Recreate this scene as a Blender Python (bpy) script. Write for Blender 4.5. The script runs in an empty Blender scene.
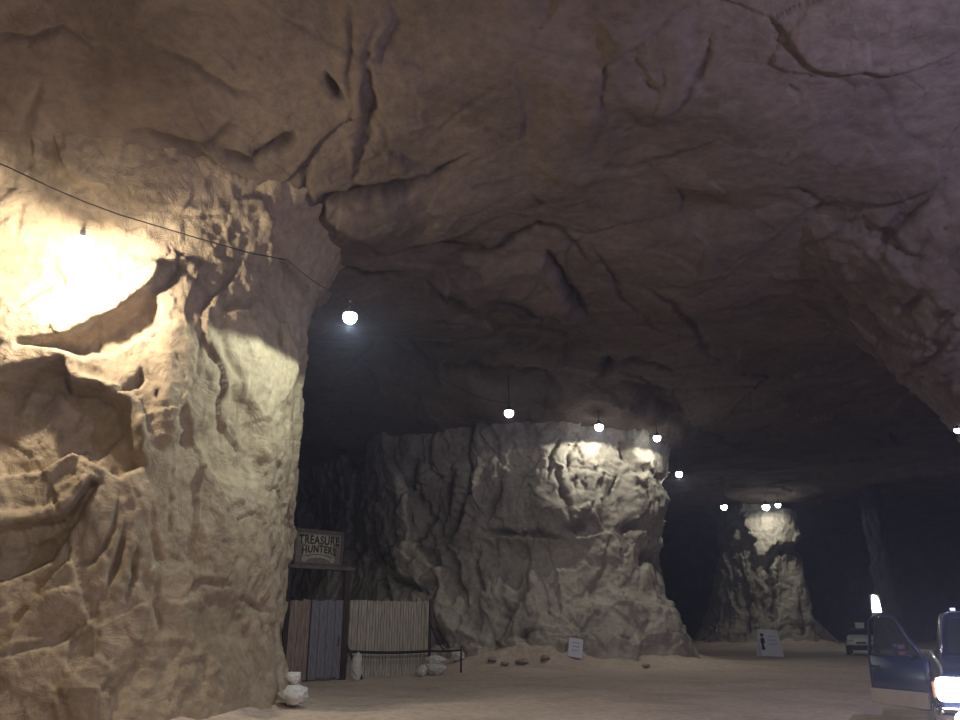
import bpy, bmesh, math, random
import numpy as np
from mathutils import Vector, Matrix
from mathutils.bvhtree import BVHTree

random.seed(4)
scn = bpy.context.scene
COL = scn.collection
PI = math.pi

# ------------------------------------------------------------------ camera
F = 780.0
PITCH = math.radians(18.77)
EYE = 1.6
cd = bpy.data.cameras.new('camera')
cd.sensor_width = 36.0
cd.lens = 36.0 * F / 960.0
cd.clip_end = 400
cam = bpy.data.objects.new('camera', cd)
cam.location = (0, 0, EYE)
cam.rotation_euler = (PI / 2 + PITCH, 0, 0)
COL.objects.link(cam)
scn.camera = cam
CP, SP = math.cos(PITCH), math.sin(PITCH)


def ray(px, py):
    u = (px - 480) / F
    v = (360 - py) / F
    return Vector((u, CP - v * SP, SP + v * CP))


def at(px, py, D):
    """point of the place seen at a photo pixel, D metres into the cave"""
    r = ray(px, py)
    return Vector((0, 0, EYE)) + r * (D / r.y)


def project(P):
    """photo pixel of world points (numpy n,3)"""
    X = P[:, 0]
    Y = P[:, 1]
    Z = P[:, 2] - EYE
    d = Y * CP + Z * SP
    up = -Y * SP + Z * CP
    d = np.where(d < 0.3, 0.3, d)
    return np.stack([480 + F * X / d, 360 - F * up / d], 1), d


# ------------------------------------------------------------------ noise
def _h3(ix, iy, iz, seed):
    """three 0..1 values per lattice point"""
    n = ix * np.uint32(374761393) + iy * np.uint32(668265263) + iz * np.uint32(2147483647) + np.uint32((seed * 974634777) & 0xFFFFFFFF)
    n = (n ^ (n >> np.uint32(13))) * np.uint32(1274126177)
    n = (n ^ (n >> np.uint32(16))) * np.uint32(2246822519)
    n = n ^ (n >> np.uint32(15))
    k = np.float32(1 / 1023.)
    return (n & np.uint32(1023)) * k, ((n >> np.uint32(10)) & np.uint32(1023)) * k, ((n >> np.uint32(20)) & np.uint32(1023)) * k


def gnoise(P, seed=0):
    i = np.floor(P)
    f = (P - i).astype(np.float32)
    I = i.astype(np.int64).astype(np.uint32)
    u = f * f * f * (f * (f * 6 - 15) + 10)
    out = np.zeros(len(P), np.float32)
    for dx in (0, 1):
        for dy in (0, 1):
            for dz in (0, 1):
                gx, gy, gz = _h3(I[:, 0] + np.uint32(dx), I[:, 1] + np.uint32(dy), I[:, 2] + np.uint32(dz), seed)
                dot = (gx * 2 - 1) * (f[:, 0] - dx) + (gy * 2 - 1) * (f[:, 1] - dy) + (gz * 2 - 1) * (f[:, 2] - dz)
                w = (u[:, 0] if dx else 1 - u[:, 0]) * (u[:, 1] if dy else 1 - u[:, 1]) * (u[:, 2] if dz else 1 - u[:, 2])
                out += w * dot
    return out.astype(np.float64) * 1.4


def fbm(P, octv=4, seed=0, gain=0.5):
    o = np.zeros(len(P))
    a = 1.0
    s = 1.0
    for k in range(octv):
        o += a * gnoise(P * s, seed + k * 7)
        a *= gain
        s *= 2.03
    return o


def ridged(P, octv=4, seed=0):
    o = np.zeros(len(P))
    a = 1.0
    s = 1.0
    for k in range(octv):
        o += a * (1 - 2.2 * np.abs(gnoise(P * s, seed + k * 7)))
        a *= 0.5
        s *= 2.1
    return o


def facets(P, seed=0, tilt=0.6):
    """fractured rock: every cell is its own tilted plane, sharp steps between"""
    i = np.floor(P)
    f = (P - i).astype(np.float32)
    I = i.astype(np.int64).astype(np.uint32)
    best = np.full(len(P), 1e9, np.float32)
    second = np.full(len(P), 1e9, np.float32)
    val = np.zeros(len(P), np.float32)
    for dx in (-1, 0, 1):
        for dy in (-1, 0, 1):
            for dz in (-1, 0, 1):
                a = I[:, 0] + np.uint32(dx & 0xFFFFFFFF)
                b = I[:, 1] + np.uint32(dy & 0xFFFFFFFF)
                c = I[:, 2] + np.uint32(dz & 0xFFFFFFFF)
                h1, h2, h3 = _h3(a, b, c, seed)
                qx = f[:, 0] - dx - h1
                qy = f[:, 1] - dy - h2
                qz = f[:, 2] - dz - h3
                d = qx * qx + qy * qy + qz * qz
                m = np.nonzero(d < second)[0]
                dm, bm_ = d[m], best[m]
                win = dm < bm_
                second[m] = np.where(win, bm_, dm)
                w = m[win]
                g1, g2, g3 = _h3(a[w], b[w], c[w], seed + 77)
                val[w] = (g1 + g2 + g3) / 3 * 1.7 - .85 + tilt * (qx[w] * (g1 * 2 - 1) + qy[w] * (g2 * 2 - 1) + qz[w] * (g3 * 2 - 1))
                best[w] = d[w]
    return val.astype(np.float64), (np.sqrt(second) - np.sqrt(best)).astype(np.float64)


def sstep(a, b, x):
    t = np.clip((x - a) / (b - a), 0, 1)
    return t * t * (3 - 2 * t)


def polyline_dist(Q, pts):
    """distance to a polyline and the 0..1 position along it"""
    best = np.full(len(Q), 1e9)
    pos = np.zeros(len(Q))
    n = len(pts) - 1
    for k in range(n):
        a = np.array(pts[k], float)
        b = np.array(pts[k + 1], float)
        ab = b - a
        t = np.clip(((Q - a) @ ab) / (ab @ ab), 0, 1)
        d = np.hypot(Q[:, 0] - a[0] - t * ab[0], Q[:, 1] - a[1] - t * ab[1])
        m = d < best
        best = np.where(m, d, best)
        pos = np.where(m, (k + t) / n, pos)
    return best, pos


def inside(Q, poly):
    c = np.zeros(len(Q), bool)
    n = len(poly)
    for k in range(n):
        x1, y1 = poly[k]
        x2, y2 = poly[(k + 1) % n]
        if y1 == y2:
            continue
        m = ((y1 > Q[:, 1]) != (y2 > Q[:, 1])) & (Q[:, 0] < (x2 - x1) * (Q[:, 1] - y1) / (y2 - y1) + x1)
        c ^= m
    return c


def poly_sd(Q, poly):
    d, _ = polyline_dist(Q, list(poly) + [poly[0]])
    return np.where(inside(Q, poly), d, -d)


# ------------------------------------------------------------------ materials
def new_mat(name):
    m = bpy.data.materials.new(name)
    m.use_nodes = True
    nt = m.node_tree
    return m, nt, nt.nodes['Principled BSDF']


def rock_mat(name, cols, scale=1.0, bump=0.5, rough=0.92, crack_dark=(0.05, 0.04, 0.035)):
    """layered rock: large tint patches, fine grain, darker fractures from the 'dirt' attribute"""
    m, nt, b = new_mat(name)
    N = nt.nodes
    L = nt.links
    tc = N.new('ShaderNodeTexCoord')
    mp = N.new('ShaderNodeMapping')
    mp.inputs['Scale'].default_value = (scale, scale, scale)
    L.new(tc.outputs['Object'], mp.inputs['Vector'])
    n1 = N.new('ShaderNodeTexNoise')
    n1.inputs['Scale'].default_value = 0.35
    n1.inputs['Detail'].default_value = 8
    n1.inputs['Roughness'].default_value = 0.62
    n1.inputs['Distortion'].default_value = 0.8
    L.new(mp.outputs[0], n1.inputs['Vector'])
    cr = N.new('ShaderNodeValToRGB')
    els = cr.color_ramp.elements
    pos = np.linspace(0.3, 0.7, len(cols))
    els[0].position = pos[0]
    els[0].color = (*cols[0], 1)
    els[1].position = pos[-1]
    els[1].color = (*cols[-1], 1)
    for p, c in list(zip(pos, cols))[1:-1]:
        e = els.new(p)
        e.color = (*c, 1)
    L.new(n1.outputs['Fac'], cr.inputs[0])
    n2 = N.new('ShaderNodeTexNoise')
    n2.inputs['Scale'].default_value = 5.0
    n2.inputs['Detail'].default_value = 9
    n2.inputs['Roughness'].default_value = 0.7
    L.new(mp.outputs[0], n2.inputs['Vector'])
    mr = N.new('ShaderNodeMapRange')
    mr.inputs[1].default_value = 0.3
    mr.inputs[2].default_value = 0.7
    mr.inputs[3].default_value = 0.72
    mr.inputs[4].default_value = 1.18
    L.new(n2.outputs['Fac'], mr.inputs[0])
    mx = N.new('ShaderNodeMix')
    mx.data_type = 'RGBA'
    mx.blend_type = 'MULTIPLY'
    mx.inputs[0].default_value = 1
    L.new(cr.outputs[0], mx.inputs[6])
    L.new(mr.outputs[0], mx.inputs[7])
    at_ = N.new('ShaderNodeAttribute')
    at_.attribute_name = 'crack_dark'
    md = N.new('ShaderNodeMix')
    md.data_type = 'RGBA'
    md.inputs[7].default_value = (*crack_dark, 1)
    L.new(at_.outputs['Fac'], md.inputs[0])
    L.new(mx.outputs[2], md.inputs[6])
    L.new(md.outputs[2], b.inputs['Base Color'])
    b.inputs['Roughness'].default_value = rough
    b.inputs['Specular IOR Level'].default_value = 0.2
    n3 = N.new('ShaderNodeTexNoise')
    n3.inputs['Scale'].default_value = 2.6
    n3.inputs['Detail'].default_value = 10
    n3.inputs['Roughness'].default_value = 0.68
    n3.inputs['Distortion'].default_value = 0.5
    L.new(mp.outputs[0], n3.inputs['Vector'])
    bp = N.new('ShaderNodeBump')
    bp.inputs['Strength'].default_value = bump
    bp.inputs['Distance'].default_value = 0.12
    L.new(n3.outputs['Fac'], bp.inputs['Height'])
    L.new(bp.outputs[0], b.inputs['Normal'])
    return m


def plain_mat(name, col, rough=0.6, metal=0.0, vary=0.25, scale=8, stretch=(1, 1, 1), spec=0.3, bump=0.0, coat=0):
    m, nt, b = new_mat(name)
    N = nt.nodes
    L = nt.links
    tc = N.new('ShaderNodeTexCoord')
    mp = N.new('ShaderNodeMapping')
    mp.inputs['Scale'].default_value = stretch
    L.new(tc.outputs['Object'], mp.inputs['Vector'])
    n = N.new('ShaderNodeTexNoise')
    n.inputs['Scale'].default_value = scale
    n.inputs['Detail'].default_value = 6
    L.new(mp.outputs[0], n.inputs['Vector'])
    cr = N.new('ShaderNodeValToRGB')
    cr.color_ramp.elements[0].position = 0.3
    cr.color_ramp.elements[1].position = 0.7
    cr.color_ramp.elements[0].color = (*[c * (1 - vary) for c in col], 1)
    cr.color_ramp.elements[1].color = (*[min(1, c * (1 + vary)) for c in col], 1)
    L.new(n.outputs['Fac'], cr.inputs[0])
    L.new(cr.outputs[0], b.inputs['Base Color'])
    b.inputs['Roughness'].default_value = rough
    b.inputs['Metallic'].default_value = metal
    b.inputs['Specular IOR Level'].default_value = spec
    b.inputs['Coat Weight'].default_value = coat
    if bump:
        bp = N.new('ShaderNodeBump')
        bp.inputs['Strength'].default_value = bump
        bp.inputs['Distance'].default_value = 0.02
        L.new(n.outputs['Fac'], bp.inputs['Height'])
        L.new(bp.outputs[0], b.inputs['Normal'])
    return m


def emit_mat(name, col, s):
    m, nt, b = new_mat(name)
    b.inputs['Base Color'].default_value = (*col, 1)
    b.inputs['Emission Color'].default_value = (*col, 1)
    b.inputs['Emission Strength'].default_value = s
    return m


ROCK_WARM = rock_mat('tan_limestone', [(.26, .205, .14), (.37, .295, .20), (.44, .36, .25)], 1.0, 0.8, crack_dark=(.10, .075, .05))
ROCK_PALE = rock_mat('grey_limestone', [(.23, .20, .165), (.38, .34, .28), (.50, .46, .38)], 1.0, 0.6)
ROCK_CEIL = rock_mat('brown_ceiling_rock', [(.125, .096, .076), (.176, .138, .111), (.216, .172, .139)], 0.8, 0.6, crack_dark=(.022, .016, .014))
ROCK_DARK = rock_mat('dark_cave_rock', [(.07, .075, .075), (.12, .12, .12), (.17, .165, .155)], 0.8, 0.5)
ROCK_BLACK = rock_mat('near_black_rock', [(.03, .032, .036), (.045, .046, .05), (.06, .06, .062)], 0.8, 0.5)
ROCK_FLOOR = rock_mat("packed_dirt", [(.43, .34, .27), (.54, .43, .35), (.62, .50, .41)], 1.1, 0.7)
STONE_WHITE = rock_mat('pale_stone', [(.5, .48, .44), (.64, .62, .57), (.74, .72, .66)], 2.0, 0.4)
WOOD_BROWN = plain_mat('brown_board', (.27, .205, .16), .85, vary=.4, scale=6, stretch=(6, 6, .6), bump=.4)
WOOD_GREY = plain_mat('blue_grey_board', (.20, .19, .22), .85, vary=.35, scale=6, stretch=(6, 6, .6), bump=.4)
WOOD_FENCE = plain_mat('weathered_fence_board', (.43, .39, .31), .9, vary=.35, scale=5, stretch=(5, 5, .5), bump=.4)
WOOD_DARK = plain_mat('dark_timber', (.055, .042, .038), .85, vary=.3, scale=6, stretch=(4, 4, 1), bump=.3)
SIGN_FIELD = plain_mat('sign_board_paint', (.17, .145, .115), .8, vary=.25, scale=7)
SIGN_FRAME = plain_mat('sign_frame_wood', (.10, .08, .07), .8, vary=.3, scale=9)
SIGN_PALE = plain_mat('pale_sign_paint', (.36, .33, .24), .8, vary=.25, scale=20)
INK = plain_mat('black_paint', (.012, .01, .01), .7, vary=.1)
HOUSING = plain_mat('lamp_housing_metal', (.12, .12, .12), .5, metal=.6, vary=.1)
RUBBER = plain_mat('black_cable', (.02, .018, .018), .7, vary=.1)
WHITE_BOARD = plain_mat('white_board', (.66, .68, .74), .6, vary=.06)
NAVY = plain_mat('navy_car_paint', (.016, .024, .075), .35, vary=.05, spec=.5, coat=.4)
TAN_PAINT = plain_mat('tan_cladding_paint', (.33, .275, .255), .5, vary=.08)
BLACK_PLASTIC = plain_mat('black_plastic', (.02, .02, .022), .6, vary=.1)
CHROME = plain_mat('chrome', (.6, .6, .65), .15, metal=1, vary=.03)
WHITE_PAINT = plain_mat('white_car_paint', (.78, .81, .88), .35, vary=.04, spec=.5)
TYRE = plain_mat('tyre_rubber', (.025, .024, .024), .9, vary=.2)
AMBER = plain_mat('amber_lens', (.17, .08, .06), .3, vary=.1)
LAMP_WARM = emit_mat('warm_lamp_glow', (1.0, .86, .66), 60)
LAMP_COOL = emit_mat('cool_lamp_glow', (.93, .97, 1.0), 30)
HEAD = emit_mat('headlight_glow', (1.0, .98, .92), 22)
DOTS = emit_mat('marker_glow', (.45, .55, 1.0), 2.5)

GLASS, gnt, gb = new_mat('dark_car_glass')
gb.inputs['Base Color'].default_value = (.25, .27, .33, 1)
gb.inputs['Roughness'].default_value = .05
gb.inputs['Transmission Weight'].default_value = .9
gb.inputs['IOR'].default_value = 1.1


# ------------------------------------------------------------------ object helpers
def tag(o, label=None, cat=None, group=None, kind=None):
    if label: o['label'] = label
    if cat: o['category'] = cat
    if group: o['group'] = group
    if kind: o['kind'] = kind
    return o


def empty(name, loc, rz=0.0):
    o = bpy.data.objects.new(name, None)
    o.location = loc
    o.rotation_euler = (0, 0, rz)
    o.empty_display_size = .2
    COL.objects.link(o)
    return o


def obj(name, bm, mat, parent=None, smooth=False, loc=None, rot=None):
    bmesh.ops.recalc_face_normals(bm, faces=bm.faces)
    me = bpy.data.meshes.new(name)
    bm.to_mesh(me)
    bm.free()
    if smooth:
        me.shade_smooth()
    me.materials.append(mat)
    o = bpy.data.objects.new(name, me)
    COL.objects.link(o)
    if parent: o.parent = parent
    if loc is not None: o.location = loc
    if rot is not None: o.rotation_euler = rot
    return o


def NB():
    return bmesh.new()


def box(bm, c, s, rz=0, bevel=0.0, mtx=None):
    r = bmesh.ops.create_cube(bm, size=1)
    vs = r['verts']
    M = Matrix.Translation(c) @ Matrix.Rotation(rz, 4, 'Z') @ Matrix.Diagonal((s[0], s[1], s[2], 1))
    if mtx is not None: M = mtx @ M
    bmesh.ops.transform(bm, matrix=M, verts=vs)
    if bevel:
        es = list({e for v in vs for e in v.link_edges})
        bmesh.ops.bevel(bm, geom=es, offset=bevel, segments=2, affect='EDGES', profile=.6)
    return bm


def tube(bm, pts, r, n=8):
    pts = [Vector(p) for p in pts]
    rings = []
    for k, p in enumerate(pts):
        a = pts[max(0, k - 1)]
        b = pts[min(len(pts) - 1, k + 1)]
        d = (b - a).normalized()
        up = Vector((0, 0, 1)) if abs(d.z) < .9 else Vector((1, 0, 0))
        s = d.cross(up).normalized()
        t = s.cross(d)
        rr = r[k] if isinstance(r, (list, tuple)) else r
        rings.append([bm.verts.new(p + (s * math.cos(2 * PI * j / n) + t * math.sin(2 * PI * j / n)) * rr) for j in range(n)])
    for a, b in zip(rings, rings[1:]):
        for j in range(n):
            bm.faces.new((a[j], a[(j + 1) % n], b[(j + 1) % n], b[j]))
    bm.faces.new(rings[0][::-1])
    bm.faces.new(rings[-1])
    return bm


def lathe(bm, prof, n=20, mtx=None, cap=True):
    rings = []
    for r, z in prof:
        rings.append([bm.verts.new((max(r, 1e-4) * math.cos(2 * PI * j / n), max(r, 1e-4) * math.sin(2 * PI * j / n), z)) for j in range(n)])
    for a, b in zip(rings, rings[1:]):
        for j in range(n):
            bm.faces.new((a[j], a[(j + 1) % n], b[(j + 1) % n], b[j]))
    if cap:
        bm.faces.new(rings[0][::-1])
        bm.faces.new(rings[-1])
    if mtx is not None:
        bmesh.ops.transform(bm, matrix=mtx, verts=[v for rg in rings for v in rg])
    return bm


def prism(bm, outline, y0, y1, mtx=None):
    """outline in (x,z), extruded along y"""
    a = [bm.verts.new((x, y0, z)) for x, z in outline]
    b = [bm.verts.new((x, y1, z)) for x, z in outline]
    n = len(a)
    bm.faces.new(a)
    bm.faces.new(b[::-1])
    for j in range(n):
        bm.faces.new((a[j], b[j], b[(j + 1) % n], a[(j + 1) % n]))
    if mtx is not None:
        bmesh.ops.transform(bm, matrix=mtx, verts=a + b)
    return bm


def grid_mesh(name, P, nu, nv, mat, crack_dark=None, closed=False, flip=False):
    me = bpy.data.meshes.new(name)
    ii = np.arange(nv - 1)[:, None]
    jj = np.arange(nu if closed else nu - 1)[None, :]
    a = ii * nu + jj
    b = ii * nu + (jj + 1) % nu
    c = (ii + 1) * nu + (jj + 1) % nu
    d = (ii + 1) * nu + jj
    q = np.stack([a, b, c, d] if not flip else [a, d, c, b], -1).reshape(-1, 4)
    me.vertices.add(len(P))
    me.vertices.foreach_set('co', P.astype(np.float32).ravel())
    me.loops.add(q.size)
    me.loops.foreach_set('vertex_index', q.astype(np.int32).ravel())
    me.polygons.add(len(q))
    me.polygons.foreach_set('loop_start', np.arange(0, q.size, 4, dtype=np.int32))
    me.update(calc_edges=True)
    me.validate()
    if crack_dark is not None:
        at_ = me.attributes.new('crack_dark', 'FLOAT', 'POINT')
        at_.data.foreach_set('value', np.clip(crack_dark, 0, 1).astype(np.float32))
    me.shade_smooth()
    me.materials.append(mat)
    o = bpy.data.objects.new(name, me)
    COL.objects.link(o)
    G = P.reshape(nv, nu, 3)[::2, ::2]
    m2, n2 = G.shape[:2]
    ii = np.arange(m2 - 1)[:, None]
    jj = np.arange(n2 if closed else n2 - 1)[None, :]
    t2 = np.stack([ii * n2 + jj, ii * n2 + (jj + 1) % n2, (ii + 1) * n2 + (jj + 1) % n2, (ii + 1) * n2 + jj], -1).reshape(-1, 4)
    bv = BVHTree.FromPolygons(G.reshape(-1, 3).tolist(), t2.tolist())
    return o, bv


# ------------------------------------------------------------------ rock plan (metres)
LEFT_PLAN = [(-4.05, 17.0), (-4.15, 15.9), (-4.75, 14.6), (-5.7, 13.6), (-6.8, 13.0), (-8.2, 12.6), (-10.5, 12.0), (-13.5, 12.6),
             (-15.5, 15), (-15.5, 20), (-13, 23), (-9, 23.5), (-6.4, 21.8), (-4.8, 19.2)]
MID_PLAN = [(8.6, 38.0), (7.9, 36.0), (6.0, 35.0), (3.2, 34.8), (0.5, 35.6), (-2.2, 37.2), (-4.6, 38.6), (-7.5, 42), (-11, 46.5), (-17, 49),
            (-22, 54), (-16, 57), (-6, 54), (2, 51), (7.0, 47), (8.8, 43)]
FAR_PLAN = [(28.0, 69), (26.8, 67.2), (24.8, 66.8), (23.0, 67.4), (21.9, 69), (21.3, 72), (21.5, 76), (24, 78), (27.5, 76), (28, 72)]
RIGHT_PLAN = [(12.6, 18.2), (13.0, 16.2), (14.8, 14.8), (17.5, 14.0), (21, 15), (22.5, 18), (21, 20.6), (18, 21.4), (15.2, 21), (13.5, 19.8)]


def smooth_loop(plan, n):
    p = np.array(plan, float)
    m = len(p)
    out = []
    for k in range(m):
        p0, p1, p2, p3 = p[(k - 1) % m], p[k], p[(k + 1) % m], p[(k + 2) % m]
        for t in np.linspace(0, 1, 40, endpoint=False):
            out.append(.5 * ((2 * p1) + (-p0 + p2) * t + (2 * p0 - 5 * p1 + 4 * p2 - p3) * t * t + (-p0 + 3 * p1 - 3 * p2 + p3) * t ** 3))
    q = np.array(out)
    seg = np.hypot(*(np.roll(q, -1, 0) - q).T)
    s = np.concatenate([[0], np.cumsum(seg)])
    qq = np.vstack([q, q[:1]])
    ss = np.linspace(0, s[-1], n, endpoint=False)
    r = np.stack([np.interp(ss, s, qq[:, 0]), np.interp(ss, s, qq[:, 1])], 1)
    tg = np.roll(r, -1, 0) - np.roll(r, 1, 0)
    tg /= np.hypot(tg[:, 0], tg[:, 1])[:, None]
    nrm = np.stack([tg[:, 1], -tg[:, 0]], 1)
    c = r.mean(0)
    if ((r - c) * nrm).sum() < 0:
        nrm = -nrm
    return r, nrm


def pillar_base(plan, n, zs, flare):
    r, nr = smooth_loop(plan, n)
    off = np.array([flare(z) for z in zs])
    XY = r[None, :, :] + nr[None, :, :] * off[:, None, None]
    P = np.concatenate([XY, np.broadcast_to(zs[:, None, None], (len(zs), n, 1))], 2).reshape(-1, 3)
    Nn = np.broadcast_to(nr[None], (len(zs), n, 2)).reshape(-1, 2)
    dz = np.gradient(off, zs)
    Nz = np.repeat(-dz, n)
    Nv = np.concatenate([Nn, Nz[:, None]], 1)
    Nv /= np.linalg.norm(Nv, axis=1)[:, None]
    return P, Nv


def rock_disp(P, big, cell, small, seed, zs=.6, chunk=.15):
    W = P + .5 * np.stack([gnoise(P * .6, seed + 1), gnoise(P * .6, seed + 2), gnoise(P * .6, seed + 3)], 1)
    Q = W * np.array([1, 1, zs])
    f1, e1 = facets(Q / cell, seed + 30, .9)
    f2, e2 = facets(Q / (cell * .38), seed + 60, .9)
    f3, e3 = facets(Q / (cell * .13), seed + 90, .9)
    d = big * fbm(Q / (cell * 2.2), 3, seed) + .55 * big * f1 + .28 * big * f2 + chunk * big * f3
    d += small * fbm(P * 1.7, 5, seed + 120, .55) + small * .5 * (ridged(Q * .9, 3, seed + 150) - .4)
    crack = np.exp(-(e1 / .03) ** 2) * sstep(-.1, .35, gnoise(P * .35, seed + 170))
    return d - .16 * big * crack, crack


def front_mask(P, Nv):
    V = np.array([0, 0, EYE]) - P
    V /= np.linalg.norm(V, axis=1)[:, None]
    return sstep(-.15, .1, (V * Nv).sum(1))


# sculpted features: cracks = (points, half width px, depth m, darker tone); slabs = (outline, px softness, depth m)
def sculpt(P, Nv, cracks, slabs, blobs=(), wob=5.0, seed=5):
    Q, d = project(P)
    wb = np.stack([gnoise(P * 1.3, seed), gnoise(P * 1.3, seed + 9)], 1) * wob + np.stack([gnoise(P * 4, seed + 2), gnoise(P * 4, seed + 7)], 1) * wob * .5
    Q = Q + wb
    fm = front_mask(P, Nv)
    disp = np.zeros(len(P))
    crack_dark = np.zeros(len(P))
    def near(pts, m):
        a = np.array(pts, float)
        return np.nonzero((fm > 0) & (Q[:, 0] > a[:, 0].min() - m) & (Q[:, 0] < a[:, 0].max() + m) & (Q[:, 1] > a[:, 1].min() - m) & (Q[:, 1] < a[:, 1].max() + m))[0]
    for pts, w, dep, st in cracks:
        k = near(pts, w * 3)
        dd, pos = polyline_dist(Q[k], pts)
        taper = np.sqrt(np.clip(np.sin(np.clip(pos, 0.02, .98) * PI), 0, 1))
        g = np.exp(-(dd / (w * (.35 + .65 * taper))) ** 2)
        disp[k] -= dep * g * taper
        crack_dark[k] = np.maximum(crack_dark[k], st * g * taper)  # darker tone along each carved crack
    for poly, soft, dep in slabs:
        k = near(poly, soft)
        sd = poly_sd(Q[k], poly)
        disp[k] += dep * sstep(-soft * .3, soft, sd)
    for (x, y), (rx, ry), dep in blobs:
        disp += dep * np.exp(-((Q[:, 0] - x) / rx) ** 2 - ((Q[:, 1] - y) / ry) ** 2)
    return disp * fm, crack_dark * fm


def make_pillar(name, plan, n, zs, flare, mat, amp, cell, small, seed, cracks=(), slabs=(), blobs=(), wob=5):
    P, Nv = pillar_base(plan, n, zs, flare)
    d, ck = rock_disp(P, amp, cell, small, seed)
    s, crack_dark = sculpt(P, Nv, cracks, slabs, blobs, wob, seed)
    P2 = P + Nv * (d + s)[:, None]
    darkening = .45 * ck + crack_dark
    return grid_mesh(name, P2, n, len(zs), mat, darkening, closed=True)


# ---- left pillar
LC = [
    ([(125, 525), (118, 560), (104, 592)], 3.0, .22, .35),
    ([(140, 540), (131, 575), (121, 602)], 2.6, .18, .3),
    ([(118, 498), (112, 530), (95, 560), (80, 565)], 2.5, .15, .2),
    ([(155, 388), (154, 400)], 2, .12, .5),
    ([(180, 250), (178, 270), (165, 285), (150, 292)], 3, .1, .2),
    ([(206, 302), (215, 335), (238, 380), (236, 400)], 5, .08, .1),
    ([(286, 300), (292, 270), (298, 240)], 3, .15, .1),
    ([(293, 400), (292, 425)], 2.5, .15, .5),
    ([(236, 260), (225, 285), (222, 305), (250, 300), (275, 280)], 5, .12, .15),
    ([(148, 505), (152, 530), (160, 560), (156, 600), (166, 650)], 3, .1, .12),
    ([(0, 660), (28, 650), (60, 640), (90, 618), (80, 625)], 4, .12, 0),
    ([(240, 600), (262, 608), (282, 612)], 2.5, .08, .25),
    ([(185, 600), (200, 580), (235, 585)], 3, .12, .15),
    ([(268, 622), (270, 637)], 3, .2, .7),
    ([(10, 300), (30, 285), (55, 270)], 3, .15, .1),
    ([(40, 255), (50, 265), (58, 275)], 3, .15, .15),
]
LS = [
    # jutting lips with deep shade beneath them
    ([(-60, 318), (40, 306), (90, 292), (128, 268), (160, 258), (158, 278), (146, 292), (110, 316), (64, 338), (30, 344), (-60, 346)], 6, .32),
    ([(52, 340), (68, 336), (108, 318), (148, 292), (158, 300), (166, 322), (140, 338), (110, 352), (72, 356), (58, 350)], 9, -.3),
    ([(-60, 348), (10, 340), (50, 346), (76, 350), (84, 372), (120, 384), (140, 402), (148, 440), (138, 452), (124, 404), (100, 388), (72, 384), (62, 362), (22, 368), (-60, 392)], 5, .26),
    ([(-60, 396), (8, 378), (22, 366), (48, 362), (64, 362), (72, 382), (100, 388), (124, 406), (134, 440), (144, 466), (120, 478), (70, 452), (40, 470), (-60, 480)], 6, -.5),
    ([(-60, 520), (30, 506), (58, 498), (74, 484), (92, 470), (98, 480), (80, 508), (66, 530), (50, 540), (-60, 560)], 6, .12),
    ([(-60, 536), (30, 518), (60, 514), (72, 502), (90, 480), (100, 484), (82, 514), (66, 540), (50, 562), (0, 584), (-60, 594)], 6, -.42),
    ([(112, 392), (128, 378), (144, 368), (146, 376), (138, 386), (122, 394)], 4, -.2),
    ([(212, 395), (240, 388), (262, 420), (276, 478), (258, 486), (214, 480), (196, 440)], 12, -.2),
    ([(160, 320), (205, 306), (238, 384), (214, 428), (164, 450), (148, 410)], 16, .16),
    ([(186, 605), (225, 590), (262, 606), (256, 640), (215, 650), (190, 632)], 14, -.10),
]
LB = [((70, 262), (70, 40), -.35), ((262, 350), (26, 50), .12)]


def flare_left(z):
    return .3 * max(0, (2.2 - z) / 2.2) ** 2 + 2.6 * max(0, (z - 7.6) / 4.4) ** 2.2


z_left = np.linspace(-.4, 12.2, 300)
left_pillar, bv_left = make_pillar('rock_pillar', LEFT_PLAN, 1000, z_left, flare_left, ROCK_WARM, .26, 2.3, .05, 3, LC, LS, LB, wob=4)
tag(left_pillar, 'huge tan rock pillar lit warm by a glaring lamp, filling the left side', 'rock pillar')

# ---- middle pillar
MC = [
    ([(553, 462), (560, 490), (567, 512), (572, 524)], 3.2, .3, .6),
    ([(574, 478), (573, 492)], 2.5, .25, .5),
    ([(560, 440), (552, 458), (548, 480)], 2, .4, .5),
    ([(575, 442), (566, 462), (562, 478)], 1.8, .3, .4),
    ([(602, 470), (594, 500), (584, 518)], 2.5, .15, .2),
    ([(564, 532), (584, 524)], 5, .3, .5),
    ([(480, 530), (500, 532), (530, 534), (565, 538)], 3.5, .6, .45),
    ([(470, 480), (462, 510), (448, 545), (455, 575), (460, 600)], 5, .6, .35),
    ([(440, 500), (420, 540), (440, 565), (456, 575)], 3, .4, .5),
    ([(478, 545), (473, 565), (482, 590)], 3, .4, .2),
    ([(385, 560), (400, 580), (425, 592), (440, 580)], 3, .5, .5),
    ([(380, 500), (376, 540), (384, 580), (396, 610)], 4, .7, .6),
    ([(432, 600), (436, 640), (450, 650)], 2.5, .4, .4),
    ([(530, 560), (520, 590), (500, 620), (490, 645)], 4, .3, .3),
    ([(620, 528), (640, 526)], 6, .5, .5),
    ([(640, 560), (660, 552)], 6, .4, .5),
    ([(618, 640), (632, 638)], 3, .3, .5),
    ([(608, 540), (604, 570), (590, 600)], 3, .25, .2),
    ([(622, 440), (630, 470), (640, 475)], 5, .6, .4),
    ([(655, 475), (662, 500)], 5, .6, .4),
    ([(522, 625), (524, 645)], 5, .4, .2),
    ([(428, 520), (412, 480), (420, 460)], 5, .5, .4),
    ([(505, 470), (495, 500), (484, 525)], 4, .4, .3),
]
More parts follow.
